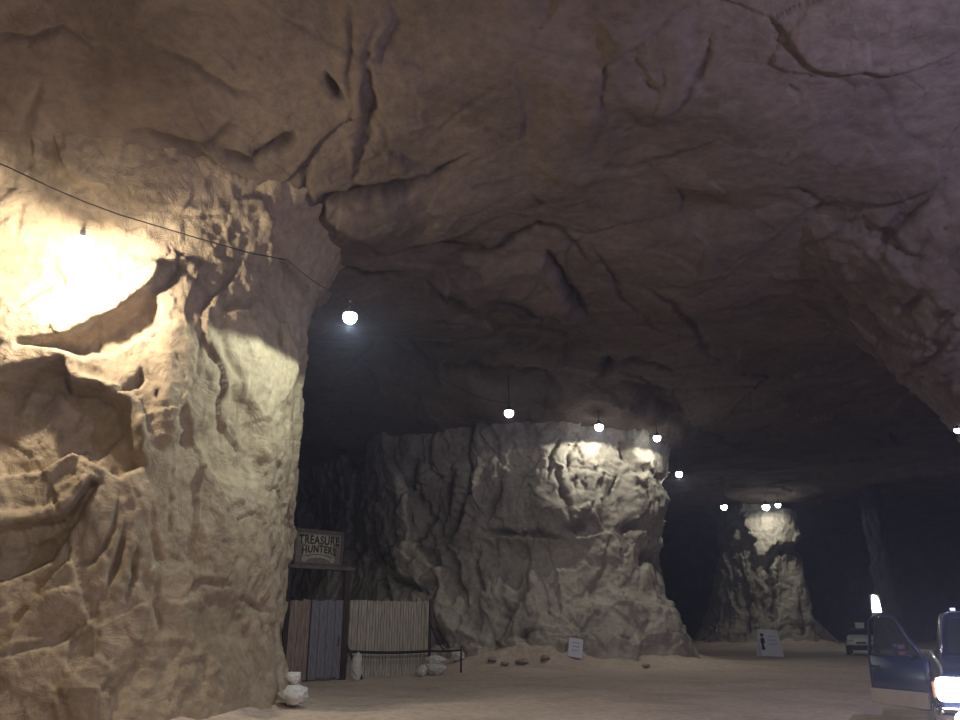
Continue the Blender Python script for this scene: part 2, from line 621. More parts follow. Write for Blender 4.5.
MS = [
    ([(545, 445), (600, 438), (612, 480), (604, 515), (570, 530), (530, 525), (528, 490)], 18, .4),
    ([(480, 540), (520, 538), (535, 560), (515, 590), (500, 575), (478, 560)], 8, -.5),
    ([(395, 545), (425, 540), (448, 572), (430, 595), (400, 580)], 8, .55),
    ([(616, 460), (646, 455), (655, 520), (630, 525), (620, 500)], 10, .5),
    ([(500, 540), (600, 535), (612, 600), (560, 615), (520, 640), (490, 640)], 16, -.35),
    ([(455, 470), (480, 470), (470, 530), (450, 560), (446, 610), (476, 640), (430, 630), (442, 540)], 8, .45),
    ([(560, 600), (620, 585), (680, 600), (690, 660), (560, 655)], 18, .3),
]


def flare_mid(z):
    return 1.5 * max(0, (5.5 - z) / 5.5) ** 1.8 + 1.1 * max(0, (z - 7.5) / 3.5) ** 1.5 * .25


z_mid = np.linspace(-.4, 12.8, 230)
mid_pillar, bv_mid = make_pillar('rock_pillar', MID_PLAN, 1500, z_mid, flare_mid, ROCK_PALE, .80, 4.6, .07, 21, MC, MS, [((655, 500), (20, 30), .2), ((669, 487), (9, 12), .8)], wob=4)
tag(mid_pillar, 'broad grey rock pillar in the middle distance, its pale top lit by small white lamps', 'rock pillar')

# ---- far pillar
FC = [([(775, 545), (768, 570), (775, 600), (772, 630)], 3, .9, .5), ([(740, 560), (746, 600), (740, 640)], 3, .7, .5),
      ([(790, 545), (780, 552), (776, 548)], 4, .9, .8), ([(800, 590), (806, 630)], 3, .5, .3), ([(757, 540), (752, 552)], 2, .5, .5)]
FS = [([(745, 512), (790, 508), (792, 545), (770, 560), (755, 565)], 6, .9), ([(776, 556), (796, 556), (800, 600), (778, 610)], 6, -.4)]


def flare_far(z):
    return -1.5 * (z / 11.0) + .9 * max(0, (3.0 - z) / 3.0) ** 1.6 + .6 * max(0, 1 - z / 8)


z_far = np.linspace(-.4, 12.8, 150)
far_pillar, bv_far = make_pillar('rock_pillar', FAR_PLAN, 420, z_far, flare_far, ROCK_PALE, .75, 4.5, .09, 44, FC, FS, wob=3)
tag(far_pillar, 'distant tapering rock pillar right of centre, with two lamps glowing at its tip', 'rock pillar')


# ---- right pillar: mostly outside the frame, its flare hangs into the upper right
def flare_right(z):
    return .5 * max(0, (2 - z) / 2) ** 2 + 4.3 * sstep(3.6, 12.6, z) ** 1.1 + 1.2 * max(0, (z - 9.0) / 3) ** 2


RC = [([(875, 245), (905, 212), (945, 172)], 5, .3, .25), ([(895, 320), (925, 290)], 4, .25, .35), ([(870, 310), (895, 300), (915, 330)], 4, .2, .2),
      ([(905, 380), (950, 340)], 3, .2, .2), ([(850, 300), (870, 330), (880, 350)], 4, .2, .2), ([(930, 330), (960, 300)], 3, .15, .2)]
z_r = np.linspace(-.4, 13.0, 240)
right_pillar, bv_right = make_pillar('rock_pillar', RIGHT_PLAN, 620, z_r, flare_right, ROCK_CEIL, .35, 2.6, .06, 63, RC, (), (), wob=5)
tag(right_pillar, 'brown rock pillar at the right edge, only its flared top reaching into view', 'rock pillar')

# ------------------------------------------------------------------ ceiling
CC = [
    ([(298, 262), (303, 238), (318, 212), (328, 198), (350, 192), (380, 190), (410, 186), (438, 180), (452, 168), (470, 160)], 4.2, .5, .8),
    ([(372, 246), (385, 254), (410, 252), (440, 250), (470, 256), (492, 258), (518, 244), (535, 230), (556, 238), (575, 250), (590, 270)], 3.6, .35, .6),
    ([(340, 266), (362, 274), (382, 276), (402, 275)], 3.6, .4, .85),
    ([(424, 278), (442, 290), (462, 305), (486, 326)], 3.2, .35, .6),
    ([(545, 258), (562, 278), (572, 298), (590, 322)], 3.2, .35, .7),
    ([(470, 304), (500, 303), (528, 310), (552, 316), (566, 330)], 5, .4, .5),
    ([(405, 322), (440, 322), (470, 326)], 2, .2, .4),
    ([(428, 364), (470, 366), (525, 367)], 3, .3, .5),
    ([(510, 374), (540, 372), (562, 390)], 4, .5, .6),
    ([(598, 378), (604, 368), (612, 356)], 4.5, .8, .9),
    ([(618, 362), (650, 360), (680, 366)], 2.5, .3, .5),
    ([(620, 382), (650, 392), (682, 408)], 3.5, .4, .6),
    ([(592, 250), (610, 275), (625, 305), (640, 320)], 2.5, .2, .35),
    ([(640, 288), (672, 302), (690, 318), (702, 345), (724, 366)], 3, .3, .45),
    ([(642, 392), (670, 410), (690, 420)], 3, .4, .45),
    ([(700, 430), (730, 445), (760, 450)], 3, .4, .4),
    ([(120, 134), (148, 126), (178, 142), (214, 143), (229, 125), (250, 126)], 3, .18, .4),
    ([(222, 150), (252, 162), (268, 148), (290, 130)], 4, .3, .7),
    ([(270, 148), (284, 140), (292, 130)], 6, .45, .8),
    ([(312, 160), (305, 190), (316, 204)], 3, .2, .4),
    ([(326, 70), (334, 84), (342, 96)], 4, .3, .6),
    ([(376, 20), (368, 60), (372, 110), (364, 150), (352, 190)], 4, .2, .25),
    ([(350, 0), (352, 60), (346, 100)], 3, .15, .2),
    ([(382, 60), (392, 40), (400, 20)], 3, .15, .3),
    ([(712, 36), (706, 62), (692, 84), (672, 114)], 3, .15, .35),
    ([(600, 168), (632, 172), (664, 160), (700, 148), (722, 132)], 3, .14, .3),
    ([(640, 70), (652, 84), (664, 80), (662, 62)], 2, .1, .25),
    ([(780, 185), (800, 190), (820, 205), (812, 250)], 3, .14, .3),
    ([(790, 80), (800, 100)], 3, .1, .2),
    ([(0, 30), (30, 38), (60, 32), (90, 52)], 3, .15, .4),
    ([(20, 130), (34, 100), (40, 84)], 4, .2, .1),
    ([(60, 170), (90, 190), (120, 200), (160, 188)], 4, .16, .15),
    ([(200, 222), (220, 190), (260, 180)], 3, .14, .15),
    ([(150, 40), (200, 60), (240, 88), (270, 90)], 3, .12, .3),
    ([(400, 330), (420, 350), (430, 365)], 2, .2, .4),
    ([(470, 190), (500, 185), (520, 175)], 2.5, .12, .25),
    ([(530, 195), (540, 205), (535, 215)], 3, .15, .3),
    ([(340, 120), (352, 110), (350, 90)], 2, .1, .25),
    ([(410, 130), (440, 128), (460, 110), (500, 80)], 2, .1, .2),
]
CS = [
    ([(320, 206), (350, 196), (400, 192), (412, 220), (400, 250), (350, 262), (312, 262)], 14, .07),
    ([(430, 282), (520, 262), (545, 262), (572, 300), (590, 330), (540, 325), (470, 306)], 8, .3),
    ([(470, 306), (560, 318), (600, 350), (560, 360), (500, 345)], 8, -.35),
    ([(600, 20), (690, 20), (700, 90), (660, 130), (600, 100)], 20, .15),
    ([(540, 372), (600, 380), (690, 415), (690, 450), (600, 440), (545, 410)], 12, .4),
    ([(330, -20), (400, -20), (384, 60), (372, 110), (352, 180), (338, 110)], 14, .08),
]


def ceil_height(X, Y):
    Z = 11.0 + 0 * X
    for plan, h, w in ((LEFT_PLAN, 1.2, 2.2), (MID_PLAN, .7, 2.6), (RIGHT_PLAN, 2.2, 3.3)):
        r, _ = smooth_loop(plan, 60)
        Q = np.stack([X, Y], 1)
        m = w * 3.2
        k = np.nonzero((X > r[:, 0].min() - m) & (X < r[:, 0].max() + m) & (Y > r[:, 1].min() - m) & (Y < r[:, 1].max() + m))[0]
        d, _ = polyline_dist(Q[k], list(map(tuple, r)) + [tuple(r[0])])
        d = np.where(inside(Q[k], list(map(tuple, r))), 0, d)
        Z[k] -= h * np.exp(-(d / w) ** 1.4)
    # rising behind the first brow of rock, low saddle in front of the middle pillar
    Z += 1.0 * np.exp(-((X + 3) / 5.5) ** 2 - ((Y - 28.5) / 3.0) ** 2)
    Z -= .55 * np.exp(-((X - 1.5) / 6) ** 2 - ((Y - 22.5) / 3.2) ** 2)
    Z += .9 * sstep(42, 60, Y)
    return Z


nu, nv = 1150, 760
yy = np.concatenate([np.linspace(-14, 5, 50, endpoint=False), 5 * (110 / 5) ** (np.linspace(0, 1, nv - 50))])
ss = np.linspace(-1.15, 1.15, nu)
XX = (yy[:, None] * .0 + (np.abs(yy)[:, None] * .78 + 6 + 8 * np.exp(-np.maximum(yy, 0)[:, None] / 12)) * ss[None, :])
YY = np.broadcast_to(yy[:, None], XX.shape)
X, Y = XX.ravel(), YY.ravel()
Zc = ceil_height(X, Y)
P = np.stack([X, Y, Zc], 1)
W = P + .8 * np.stack([gnoise(P * .4, 1), gnoise(P * .4, 2), gnoise(P * .4, 3)], 1)
W[:, 2] *= .4
f1, e1 = facets(W / 3.6, 205, .8)
f2, e2 = facets(W / 1.25, 225, .9)
f3, e3 = facets(W / .42, 245, .9)
dist = np.clip((Y - 14) / 20, 0, 1)
d = .34 * fbm(W / 5.0, 3, 210) + .10 * f1 * (1 + dist) + .028 * f2 * (1 + dist) + .008 * f3 + .028 * fbm(P * 1.5, 5, 260, .55)
ck = np.exp(-(e1 / .02) ** 2) * sstep(.0, .5, gnoise(P * .3, 270)) * (.5 + dist)
d += .05 * ck
s, crack_dark = sculpt(P, np.tile([0, 0, -1.0], (len(P), 1)), [(a, w * 1.2, dp * .45, min(1, st * 1.35)) for a, w, dp, st in CC], CS, (), 5, 280)
P[:, 2] += d - s
ceiling, bv_ceil = grid_mesh('ceiling', P, nu, nv, ROCK_CEIL, .3 * ck + .85 * crack_dark, flip=True)
tag(ceiling, kind='structure')

# ------------------------------------------------------------------ floor
nu2, nv2 = 700, 520
yy = np.concatenate([np.linspace(-14, 6, 30, endpoint=False), 6 * (110 / 6) ** (np.linspace(0, 1, nv2 - 30))])
ss = np.linspace(-1.15, 1.15, nu2)
XX = (np.abs(yy)[:, None] * .78 + 8) * ss[None, :]
YY = np.broadcast_to(yy[:, None], XX.shape)
X, Y = XX.ravel(), YY.ravel()
P = np.stack([X, Y, 0 * X], 1)
Z = .05 * fbm(P * .35, 4, 300) + .012 * fbm(P * 2.2, 4, 320)
for plan, h, w in ((LEFT_PLAN, .3, .8), (MID_PLAN, .8, 1.7), (FAR_PLAN, .7, 2.2), (RIGHT_PLAN, .3, 1.0)):
    r, _ = smooth_loop(plan, 60)
    Q = np.stack([X, Y], 1)
    dd, _ = polyline_dist(Q, list(map(tuple, r)) + [tuple(r[0])])
    dd = np.where(inside(Q, list(map(tuple, r))), 0, dd)
    Z += h * np.exp(-(dd / w) ** 1.5) * (.7 + .6 * fbm(P * .6, 3, 340))
Z += .55 * np.exp(-((X - 2.2) / 2.6) ** 2 - ((Y - 33.5) / 1.5) ** 2) * (1 + .5 * fbm(P * .9, 3, 350))
Z += .18 * np.exp(-((X - 9) / 2.0) ** 2 - ((Y - 33.5) / 1.2) ** 2)
P[:, 2] = Z
floor, bv_floor = grid_mesh('floor', P, nu2, nv2, ROCK_FLOOR, np.zeros(len(P)))
tag(floor, kind='structure')


# ------------------------------------------------------------------ far walls
def rock_wall(name, pts, mat, seed):
    r = []
    for a, b in zip(pts, pts[1:]):
        n = max(2, int(math.hypot(b[0] - a[0], b[1] - a[1]) / .5))
        for k in range(n): r.append((a[0] + (b[0] - a[0]) * k / n, a[1] + (b[1] - a[1]) * k / n))
    r = np.array(r + [pts[-1]])
    zs = np.linspace(-.5, 13.5, 40)
    tg = np.gradient(r, axis=0)
    tg /= np.hypot(tg[:, 0], tg[:, 1])[:, None]
    nr = np.stack([tg[:, 1], -tg[:, 0]], 1)
    Pw = np.concatenate([np.broadcast_to(r[None], (len(zs), len(r), 2)), np.broadcast_to(zs[:, None, None], (len(zs), len(r), 1))], 2).reshape(-1, 3)
    Nw = np.tile(np.concatenate([nr, np.zeros((len(r), 1))], 1), (len(zs), 1))
    dd, ckk = rock_disp(Pw, 1.3, 6, .2, seed)
    Pw = Pw + Nw * dd[:, None]
    o, _ = grid_mesh(name, Pw, len(r), len(zs), mat, .4 * ckk)
    tag(o, kind='structure')
    return o


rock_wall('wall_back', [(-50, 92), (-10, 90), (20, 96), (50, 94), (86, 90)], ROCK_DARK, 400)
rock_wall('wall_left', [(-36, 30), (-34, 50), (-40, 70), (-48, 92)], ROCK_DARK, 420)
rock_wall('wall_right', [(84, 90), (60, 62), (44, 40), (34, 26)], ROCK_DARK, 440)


# ------------------------------------------------------------------ casting onto the place
def cast(px, py, bvs=None):
    o = Vector((0, 0, EYE))
    r = ray(px, py).normalized()
    best = None
    for b in (bvs or (bv_left, bv_mid, bv_far, bv_right, bv_ceil, bv_floor)):
        h = b.ray_cast(o, r, 200)
        if h[0] is not None and (best is None or h[3] < best[1]):
            best = (h[0], h[3], h[1])
    return best


def floor_z(x, y):
    h = bv_floor.ray_cast(Vector((x, y, 8)), Vector((0, 0, -1)), 20)
    return h[0].z if h[0] is not None else 0


def ceil_z(x, y):
    best = 20.
    for b in (bv_ceil, bv_left, bv_mid, bv_right, bv_far):
        pass
    h = bv_ceil.ray_cast(Vector((x, y, 5)), Vector((0, 0, 1)), 20)
    return h[0].z if h[0] is not None else 11


def on_floor(px, py):
    h = cast(px, py, (bv_floor,))
    return h[0]


# ------------------------------------------------------------------ lamps
def make_lamp(label, pos, r, power, col, mat, shaded=True, group=None, aim=None, clip=False):
    """hanging lamp: canopy on the rock, stem, bell housing, glowing globe"""
    cz = ceil_z(pos.x, pos.y) + .03
    t = empty('cave_lamp', pos)
    tag(t, label, 'lamp', group)
    top = r * 1.6 + .12 if clip else max(cz - pos.z, r + .35)
    cw = .3 if clip else 1
    b = NB(); lathe(b, [(.09 * cw, top - .05), (.1 * cw, top - .03), (.1 * cw, top)], 14); obj('canopy', b, HOUSING, t)
    b = NB(); tube(b, [(0, 0, r * .9), (0, 0, top - .04)], .016, 6); obj('stem', b, RUBBER, t)
    b = NB(); lathe(b, [(r * 1.02, r * .42), (r * .98, r * .60), (r * .7, r * .92), (r * .35, r * 1.15), (r * .3, r * 1.5), (r * .12, r * 1.6)], 18)
    obj('lamp_housing', b, HOUSING, t, smooth=True)
    b = NB(); lathe(b, [(.001, -r), (r * .4, -r * .9), (r * .75, -r * .62), (r * .95, -r * .2), (r * .96, r * .15), (r * .85, r * .45)], 18)
    obj('lamp_globe', b, mat, t, smooth=True)
    ld = bpy.data.lights.new('lamp_light', 'SPOT' if shaded else 'POINT')
    ld.energy = power
    if shaded:
        ld.spot_size = math.radians(177)
        ld.spot_blend = .12
    ld.color = col
    ld.shadow_soft_size = .02
    lo = bpy.data.objects.new('lamp_light', ld)
    lo.location = (0, 0, -r - .04)
    if aim is not None:
        lo.rotation_euler = aim
    lo.parent = t
    COL.objects.link(lo)
    return t


WARM = (1.0, .86, .69)
COOL = (1.0, .98, .86)
h = cast(80, 248)
p1 = h[0] - ray(80, 248).normalized() * 1.35
lampA = tag(empty('flood_lamp', p1), 'glaring warm lamp on the left pillar, washing the rock around it out white', 'lamp')
dirA = (h[0] - p1)
b = NB(); tube(b, [dirA * .97 + Vector((0, 0, .35)), dirA * .5 + Vector((0, 0, .34)), Vector((0, 0, .30))], .03, 8); obj('bracket_arm', b, WHITE_BOARD, lampA, True)
b = NB(); lathe(b, [(.17, .08), (.15, .14), (.09, .2), (.05, .24), (.04, .34)], 18); obj('lamp_housing', b, WHITE_BOARD, lampA, True)
b = NB(); lathe(b, [(.001, -.24), (.12, -.21), (.2, -.13), (.235, 0), (.2, .12), (.12, .18)], 18); obj('lamp_globe', b, LAMP_WARM, lampA, True)
ld = bpy.data.lights.new('lamp_light', 'POINT'); ld.energy = 760; ld.color = WARM; ld.shadow_soft_size = .06
lo = bpy.data.objects.new('lamp_light', ld); lo.location = (0, 0, -.34); lo.parent = lampA; COL.objects.link(lo)
lampspec = [
    (350, 317, 14.3, .145, 480, (.86, 1.0, .88), 'round white lamp hanging just right of the left pillar, nearest of the distant lamps'),
    (509, 413, 30.5, .19, 55, COOL, 'white lamp hanging from the dark ceiling above the fence and left of the middle pillar'),
    (599, 427, 32.7, .19, 400, COOL, 'white lamp directly over the bright top of the middle pillar'),
    (657, 438, 34.2, .17, 160, COOL, 'white lamp over the right shoulder of the middle pillar'),
    (679, 474, 37.5, .17, 160, COOL, 'lowest white lamp beside the right edge of the middle pillar'),
    (724, 507, 58.0, .24, 40, COOL, 'small lone lamp in the dark gap left of the distant pillar'),
    (766, 507, 65.0, .30, 300, COOL, 'brighter left one of the two lamps at the tip of the distant pillar'),
    (778, 505, 65.2, .22, 120, COOL, 'smaller right one of the two lamps at the tip of the distant pillar'),
]
lamps = [lampA]
for px, py, D, r, pw, col, lab in lampspec:
    lamps.append(make_lamp(lab, at(px, py, D), r, pw, col, LAMP_COOL, clip=(px == 350)))
hR = cast(957, 428, (bv_right, bv_ceil))
lampR = make_lamp('tiny lamp cut by the right edge of the picture below the brown overhang', hR[0] - ray(957, 431).normalized() * .22 - Vector((0, 0, .06)), .075, 6, (.85, .85, 1), LAMP_COOL, clip=True)
# unseen lamps added outside the frame: bluish tint for the ceiling, warm fill
make_lamp('added bluish lamp above the upper right corner, tinting the ceiling', Vector((9.6, 5.6, 7.8)), .2, 2100, (.62, .60, 1.0), LAMP_COOL, shaded=False)
make_lamp('added warm fill lamp behind the viewer', Vector((0.5, -3.0, 9.2)), .2, 1950, (1.0, .86, .72), LAMP_WARM)

# flood lamp on a post far right
pf = at(875, 604, 58)
fz = floor_z(pf.x, pf.y)
t = tag(empty('flood_lamp', (pf.x, pf.y, fz)), 'tall blazing white lamp on a post beyond the white car', 'lamp')
hgt = pf.z - fz
b = NB(); lathe(b, [(.28, 0), (.28, .06), (.08, .1)], 14); obj('base', b, HOUSING, t)
b = NB(); tube(b, [(0, 0, .05), (0, 0, hgt - .5)], .05, 8); obj('pole', b, HOUSING, t)
b = NB(); box(b, (0, 0, hgt), (.74, .16, 1.3), 0, .04); obj('lamp_housing', b, HOUSING, t)
b = NB(); prism(b, [(-.3, -.55), (.32, -.55), (.26, .1), (.14, .55), (-.14, .6), (-.22, .1)], -.13, -.085, Matrix.Translation((0, 0, hgt))); obj('lamp_lens', b, LAMP_COOL, t)
ld = bpy.data.lights.new('lamp_light', 'POINT'); ld.energy = 20; ld.color = (1, .93, .88); ld.shadow_soft_size = .1
lo = bpy.data.objects.new('lamp_light', ld); lo.location = (.3, -.4, hgt + .2); lo.parent = t; COL.objects.link(lo)

# slender rock outcrop the flood lamp grazes
oc = at(905, 640, 60)
OP = [(oc.x + .75 * math.cos(a) * (1 + .2 * math.sin(3 * a)), oc.y + 1.6 + 1.2 * math.sin(a)) for a in np.linspace(0, 2 * PI, 10, endpoint=False)]
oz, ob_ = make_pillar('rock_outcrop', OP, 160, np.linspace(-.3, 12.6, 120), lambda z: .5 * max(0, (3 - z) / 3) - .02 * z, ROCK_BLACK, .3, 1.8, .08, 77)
oz.name = 'rock_pillar.004'
for o_ in (left_pillar, mid_pillar, far_pillar, right_pillar, oz): o_['kind'] = 'thing'
tag(oz, 'narrow dark rock column beside the blazing post lamp, one edge lit', 'rock pillar')


# ------------------------------------------------------------------ cable from lamp to lamp
def sag(a, b, s, n=14):
    return [a.lerp(b, k / n) + Vector((0, 0, -s * 4 * (k / n) * (1 - k / n))) for k in range(n + 1)]


def off_cast(px, py, d=.12):
    h = cast(px, py)
    return h[0] - ray(px, py).normalized() * d


def cable(label, pts, r=.012):
    b = NB(); tube(b, pts, r, 6)
    o = obj('power_cable', b, RUBBER, None, True)
    tag(o, label, 'cable', None)
    return o


cpx = [(-30, 151), (10, 168), (52, 188), (85, 202), (120, 215), (160, 227), (200, 239), (250, 253), (298, 262)]
cpts = []
for (xa, ya), (xb, yb) in zip(cpx, cpx[1:]):
    for k in range(4):
        hh_ = cast(xa + (xb - xa) * k / 4, ya + (yb - ya) * k / 4, (bv_left, bv_ceil))
        cpts.append((xa + (xb - xa) * k / 4, ya + (yb - ya) * k / 4, hh_[0].y))
dd_ = np.array([c[2] for c in cpts])
dm_ = np.array([dd_[max(0, k - 2):k + 3].min() for k in range(len(dd_))])
dm_ = np.convolve(np.pad(dm_, 3, mode='edge'), np.ones(7) / 7, 'valid') - .22
cpts = [at(c[0], c[1], min(a, b_ - .15)) for c, a, b_ in zip(cpts, dm_, dd_)]
ce = cpts[-1]
l2 = lamps[1].location + Vector((0, 0, .35))
pts = cpts
cable('thin black cable crossing the upper part of the left pillar', pts, .012)
cable('thin cable dropping from the left pillar to the nearest distant lamp', sag(ce + Vector((.03, 0, 0)), l2, .1, 10), .012)
l3 = lamps[2].location + Vector((0, 0, .4))
m1 = off_cast(428, 368, .2)
cable('faint cable running along the dark ceiling from the nearest distant lamp', sag(l2 + Vector((.05, 0, 0)), m1, .1, 10)[:-1] + sag(m1, l3, .3, 10), .012)

# ------------------------------------------------------------------ gate, fence, sign
G0 = Vector((*at(284, 683, 24.3).xy, 0))
G1 = Vector((*at(338, 681, 25.6).xy, 0))
gdir = (G1 - G0)
glen = gdir.length
grz = math.atan2(gdir.y, gdir.x)
gz = floor_z(G0.x + .8, G0.y) - .02
t = tag(empty('plank_gate', (G0.x, G0.y, gz), grz), 'closed plank gate of brown and blue-grey boards under the hanging sign', 'gate')
nb = 13
split = glen * .40
for k in range(nb):
    w = glen / nb
    x = w * (k + .5)
    m = WOOD_BROWN if x < split else WOOD_GREY
    yo = 0.0 if x < split else -.06 - .01 * (k % 2)
    hz = 2.32 + random.uniform(-.03, .03)
    bot = random.uniform(.06, .12)
    b = NB(); box(b, (x, yo, (hz + bot) / 2), (w * .93, .03, hz - bot), 0, .004)
    o = obj('board', b, m, t)
    o['label'] = 'brown board' if x < split else 'blue-grey board'
for z in (.35, 1.9):
    b = NB(); box(b, (glen / 2, .05, z), (glen * .98, .05, .12)); obj('rail', b, WOOD_DARK, t)
b = NB(); box(b, (split + .02, .02, 1.2), (.07, .06, 2.3), 0, .01); obj('stile', b, WOOD_DARK, t)
b = NB(); box(b, (glen - .12, -.10, 1.15), (.05, .03, .3), 0, .01); obj('latch', b, HOUSING, t)

# portal frame: posts and lintel
t = tag(empty('portal_frame', (G0.x, G0.y, gz), grz), 'dark timber frame of post and beam standing around the plank gate', 'frame')
PH = at(340, 568, 25.5).z - gz
b = NB(); box(b, (glen + .12, 0, PH / 2), (.2, .18, PH), 0, .02); obj('post', b, WOOD_DARK, t)
b = NB(); box(b, (-.12, .02, PH / 2), (.14, .16, PH), 0, .02); obj('post', b, WOOD_DARK, t)
b = NB(); box(b, (glen / 2 + .05, -.02, PH - .03), (glen + .55, .24, .1), 0, .015); obj('lintel', b, plain_mat('worn_beam', (.13, .105, .10), .8, vary=.3), t)
b = NB(); tube(b, [(glen + .20, -.02, 1.05), (glen + .48, -.55, .06)], .05, 8); obj('brace', b, WOOD_DARK, t)
b = NB(); tube(b, [(.9, .2, 2.35), (.55, .2, PH - .1)], .025, 6); obj('brace', b, WOOD_DARK, t)

# sign
s0 = at(293, 566, 24.5)
s1 = at(343, 566, 25.6)
sw = (s1 - s0).xy.length
st_ = at(320, 529, 25.1).z
sb = at(320, 565, 25.1).z
sh = st_ - sb
t = tag(empty('hanging_sign', (s0.x, s0.y, gz + PH + .02), grz), 'weathered wooden sign reading TREASURE HUNTERS on the beam above the gate', 'sign')
b = NB(); box(b, (sw / 2, 0, sh / 2), (sw, .04, sh), 0, .006); obj('sign_board', b, SIGN_FIELD, t)
for (cx, cz, wx, wz) in ((sw / 2, sh - .04, sw + .06, .1), (sw / 2, .04, sw + .06, .09), (.0, sh / 2, .08, sh), (sw, sh / 2, .08, sh)):
    b = NB(); box(b, (cx, -.02, cz), (wx, .07, wz), 0, .01); obj('frame_board', b, SIGN_FRAME, t)


def text_part(name, body, size, loc, mat, parent, extrude=.008, sx=1.0, arc=0.0, off=.0):
    cu = bpy.data.curves.new('txt', 'FONT')
    cu.body = body
    cu.size = size
    cu.extrude = extrude
    cu.offset = off
    cu.align_x = 'CENTER'
    cu.align_y = 'CENTER'
    cu.space_character = 1.12
    to = bpy.data.objects.new('txt', cu)
    COL.objects.link(to)
    bpy.context.view_layer.update()
    dg = bpy.context.evaluated_depsgraph_get()
    me = bpy.data.meshes.new_from_object(to.evaluated_get(dg))
    bpy.data.objects.remove(to)
    co = np.empty(len(me.vertices) * 3)
    me.vertices.foreach_get('co', co)
    co = co.reshape(-1, 3)
    co[:, 0] *= sx
    hw = np.abs(co[:, 0]).max()
    co[:, 1] += arc * (1 - (co[:, 0] / hw) ** 2)
    me.vertices.foreach_set('co', co.ravel())
    me.materials.clear()
    me.materials.append(mat)
    o = bpy.data.objects.new(name, me)
    o.parent = parent
    o.location = loc
    o.rotation_euler = (PI / 2, 0, 0)
    COL.objects.link(o)
    return o


b = NB()
prism(b, [(sw * .5 + sw * .40 * math.cos(a), sh * .70 + sh * .17 * math.sin(a)) for a in np.linspace(0, 2 * PI, 24, endpoint=False)], -.032, -.022)
obj('pale_panel', b, SIGN_PALE, t)
def arc_band(cx, cz, hw, hh, rise, n=16):
    top = [(cx + hw * s, cz + hh + rise * (1 - s * s)) for s in np.linspace(-1, 1, n)]
    bot = [(cx + hw * s, cz - hh + rise * (1 - s * s)) for s in np.linspace(1, -1, n)]
    return top + bot
b = NB(); prism(b, arc_band(sw * .5, sh * .40, sw * .33, sh * .12, sh * .06), -.034, -.022); obj('pale_panel', b, SIGN_PALE, t)
b = NB(); prism(b, arc_band(sw * .5, sh * .175, sw * .29, sh * .035, sh * .10), -.034, -.022); obj('ribbon', b, SIGN_PALE, t)
for sx_ in (-1, 1):
    b = NB(); lathe(b, [(sh * .085, 0), (sh * .085, .012)], 14, Matrix.Translation((sw * .5 + sx_ * sw * .29, -.022, sh * .19)) @ Matrix.Rotation(PI / 2, 4, 'X')); obj('ribbon_curl', b, SIGN_PALE, t)
text_part('lettering', 'TREASURE', sh * .33, (sw * .5, -.036, sh * .71), INK, t, sx=sw * .94 / (sh * .33 * 5.6), off=.008)
text_part('lettering', 'HUNTERS', sh * .28, (sw * .5, -.038, sh * .40), INK, t, sx=sw * .74 / (sh * .28 * 4.9), arc=sh * .07, off=.008)
for sx_ in (.04, .96):
    b = NB(); lathe(b, [(.03, 0), (.02, .02)], 10, Matrix.Translation((sw * sx_, -.055, sh * .93)) @ Matrix.Rotation(PI / 2, 4, 'X')); obj('bolt', b, CHROME, t)

# board fence
F0 = Vector((*at(343, 678, 27.0).xy, 0))
F1 = Vector((*at(428, 672, 29.2).xy, 0))
fd = F1 - F0
fl = fd.length
frz = math.atan2(fd.y, fd.x)
fz0 = min(floor_z(F0.x, F0.y), floor_z(F1.x, F1.y)) - .03
t = tag(empty('board_fence', (F0.x, F0.y, fz0), frz), 'pale weathered fence of upright narrow boards right of the gate', 'fence')
ftop = at(385, 601, 28).z - fz0
n = 30
for k in range(n):
    w = fl / n
    hz = ftop + random.uniform(-.02, .02)
    b = NB(); box(b, (w * (k + .5), random.uniform(-.01, .01), hz / 2), (w * .84, .035, hz), 0, .006)
    obj('board', b, WOOD_FENCE, t)
for z in (.9, 2.0):
    b = NB(); box(b, (fl / 2, .06, z), (fl, .06, .1)); obj('rail', b, WOOD_DARK, t)
for x in (fl * .02, fl * .5, fl * .98):
    b = NB(); box(b, (x, .14, ftop / 2 - .05), (.1, .1, ftop - .1), 0, .01); obj('fence_post', b, WOOD_DARK, t)

# rope barrier in front of the fence
bp_ = []
for k, (px, py, D, hh) in enumerate(((343, 680, 26.4, 1.1), (429, 668, 28.6, 2.5), (461, 664, 29.6, .95))):
    p = at(px, py, D)
    z = floor_z(p.x, p.y)
    bp_.append(Vector((p.x, p.y, z)))
labs = ('short stub post of the rope barrier beside the gate frame', 'thin dark upright post at the right end of the board fence', 'low far end post of the rope barrier by the rock foot')
for p, hh, lb, rr in zip(bp_, (.98, 2.45, .9), labs, (.035, .055, .035)):
    b = NB(); tube(b, [(0, 0, -.05), (0, 0, hh * .5), (.01, 0, hh)], [rr, rr * .95, rr * .9], 8)
    tag(obj('barrier_post', b, WOOD_DARK, None, True, loc=p), lb, 'post')
h1, h2, h3 = [at(x, y, D) for x, y, D in ((343, 651, 26.35), (429, 651, 28.5), (461, 650, 29.55))]
b = NB(); tube(b, sag(h1, h2, .05, 16), .045, 8); tag(obj('barrier_rope', b, RUBBER, None, True), 'thick dark rope strung across the front of the board fence', 'rope')
b = NB(); tube(b, sag(h2 + Vector((.06, 0, 0)), h3, .02, 10), .035, 8); tag(obj('barrier_rope', b, RUBBER, None, True), 'short dark rope running right from the fence end post', 'rope')
b = NB(); tube(b, sag(at(430, 622, 28.45), at(444, 650, 29.0), .12, 10), .025, 6); tag(obj('loose_rope', b, RUBBER, None, True), 'slack rope drooping from the fence end post', 'rope')


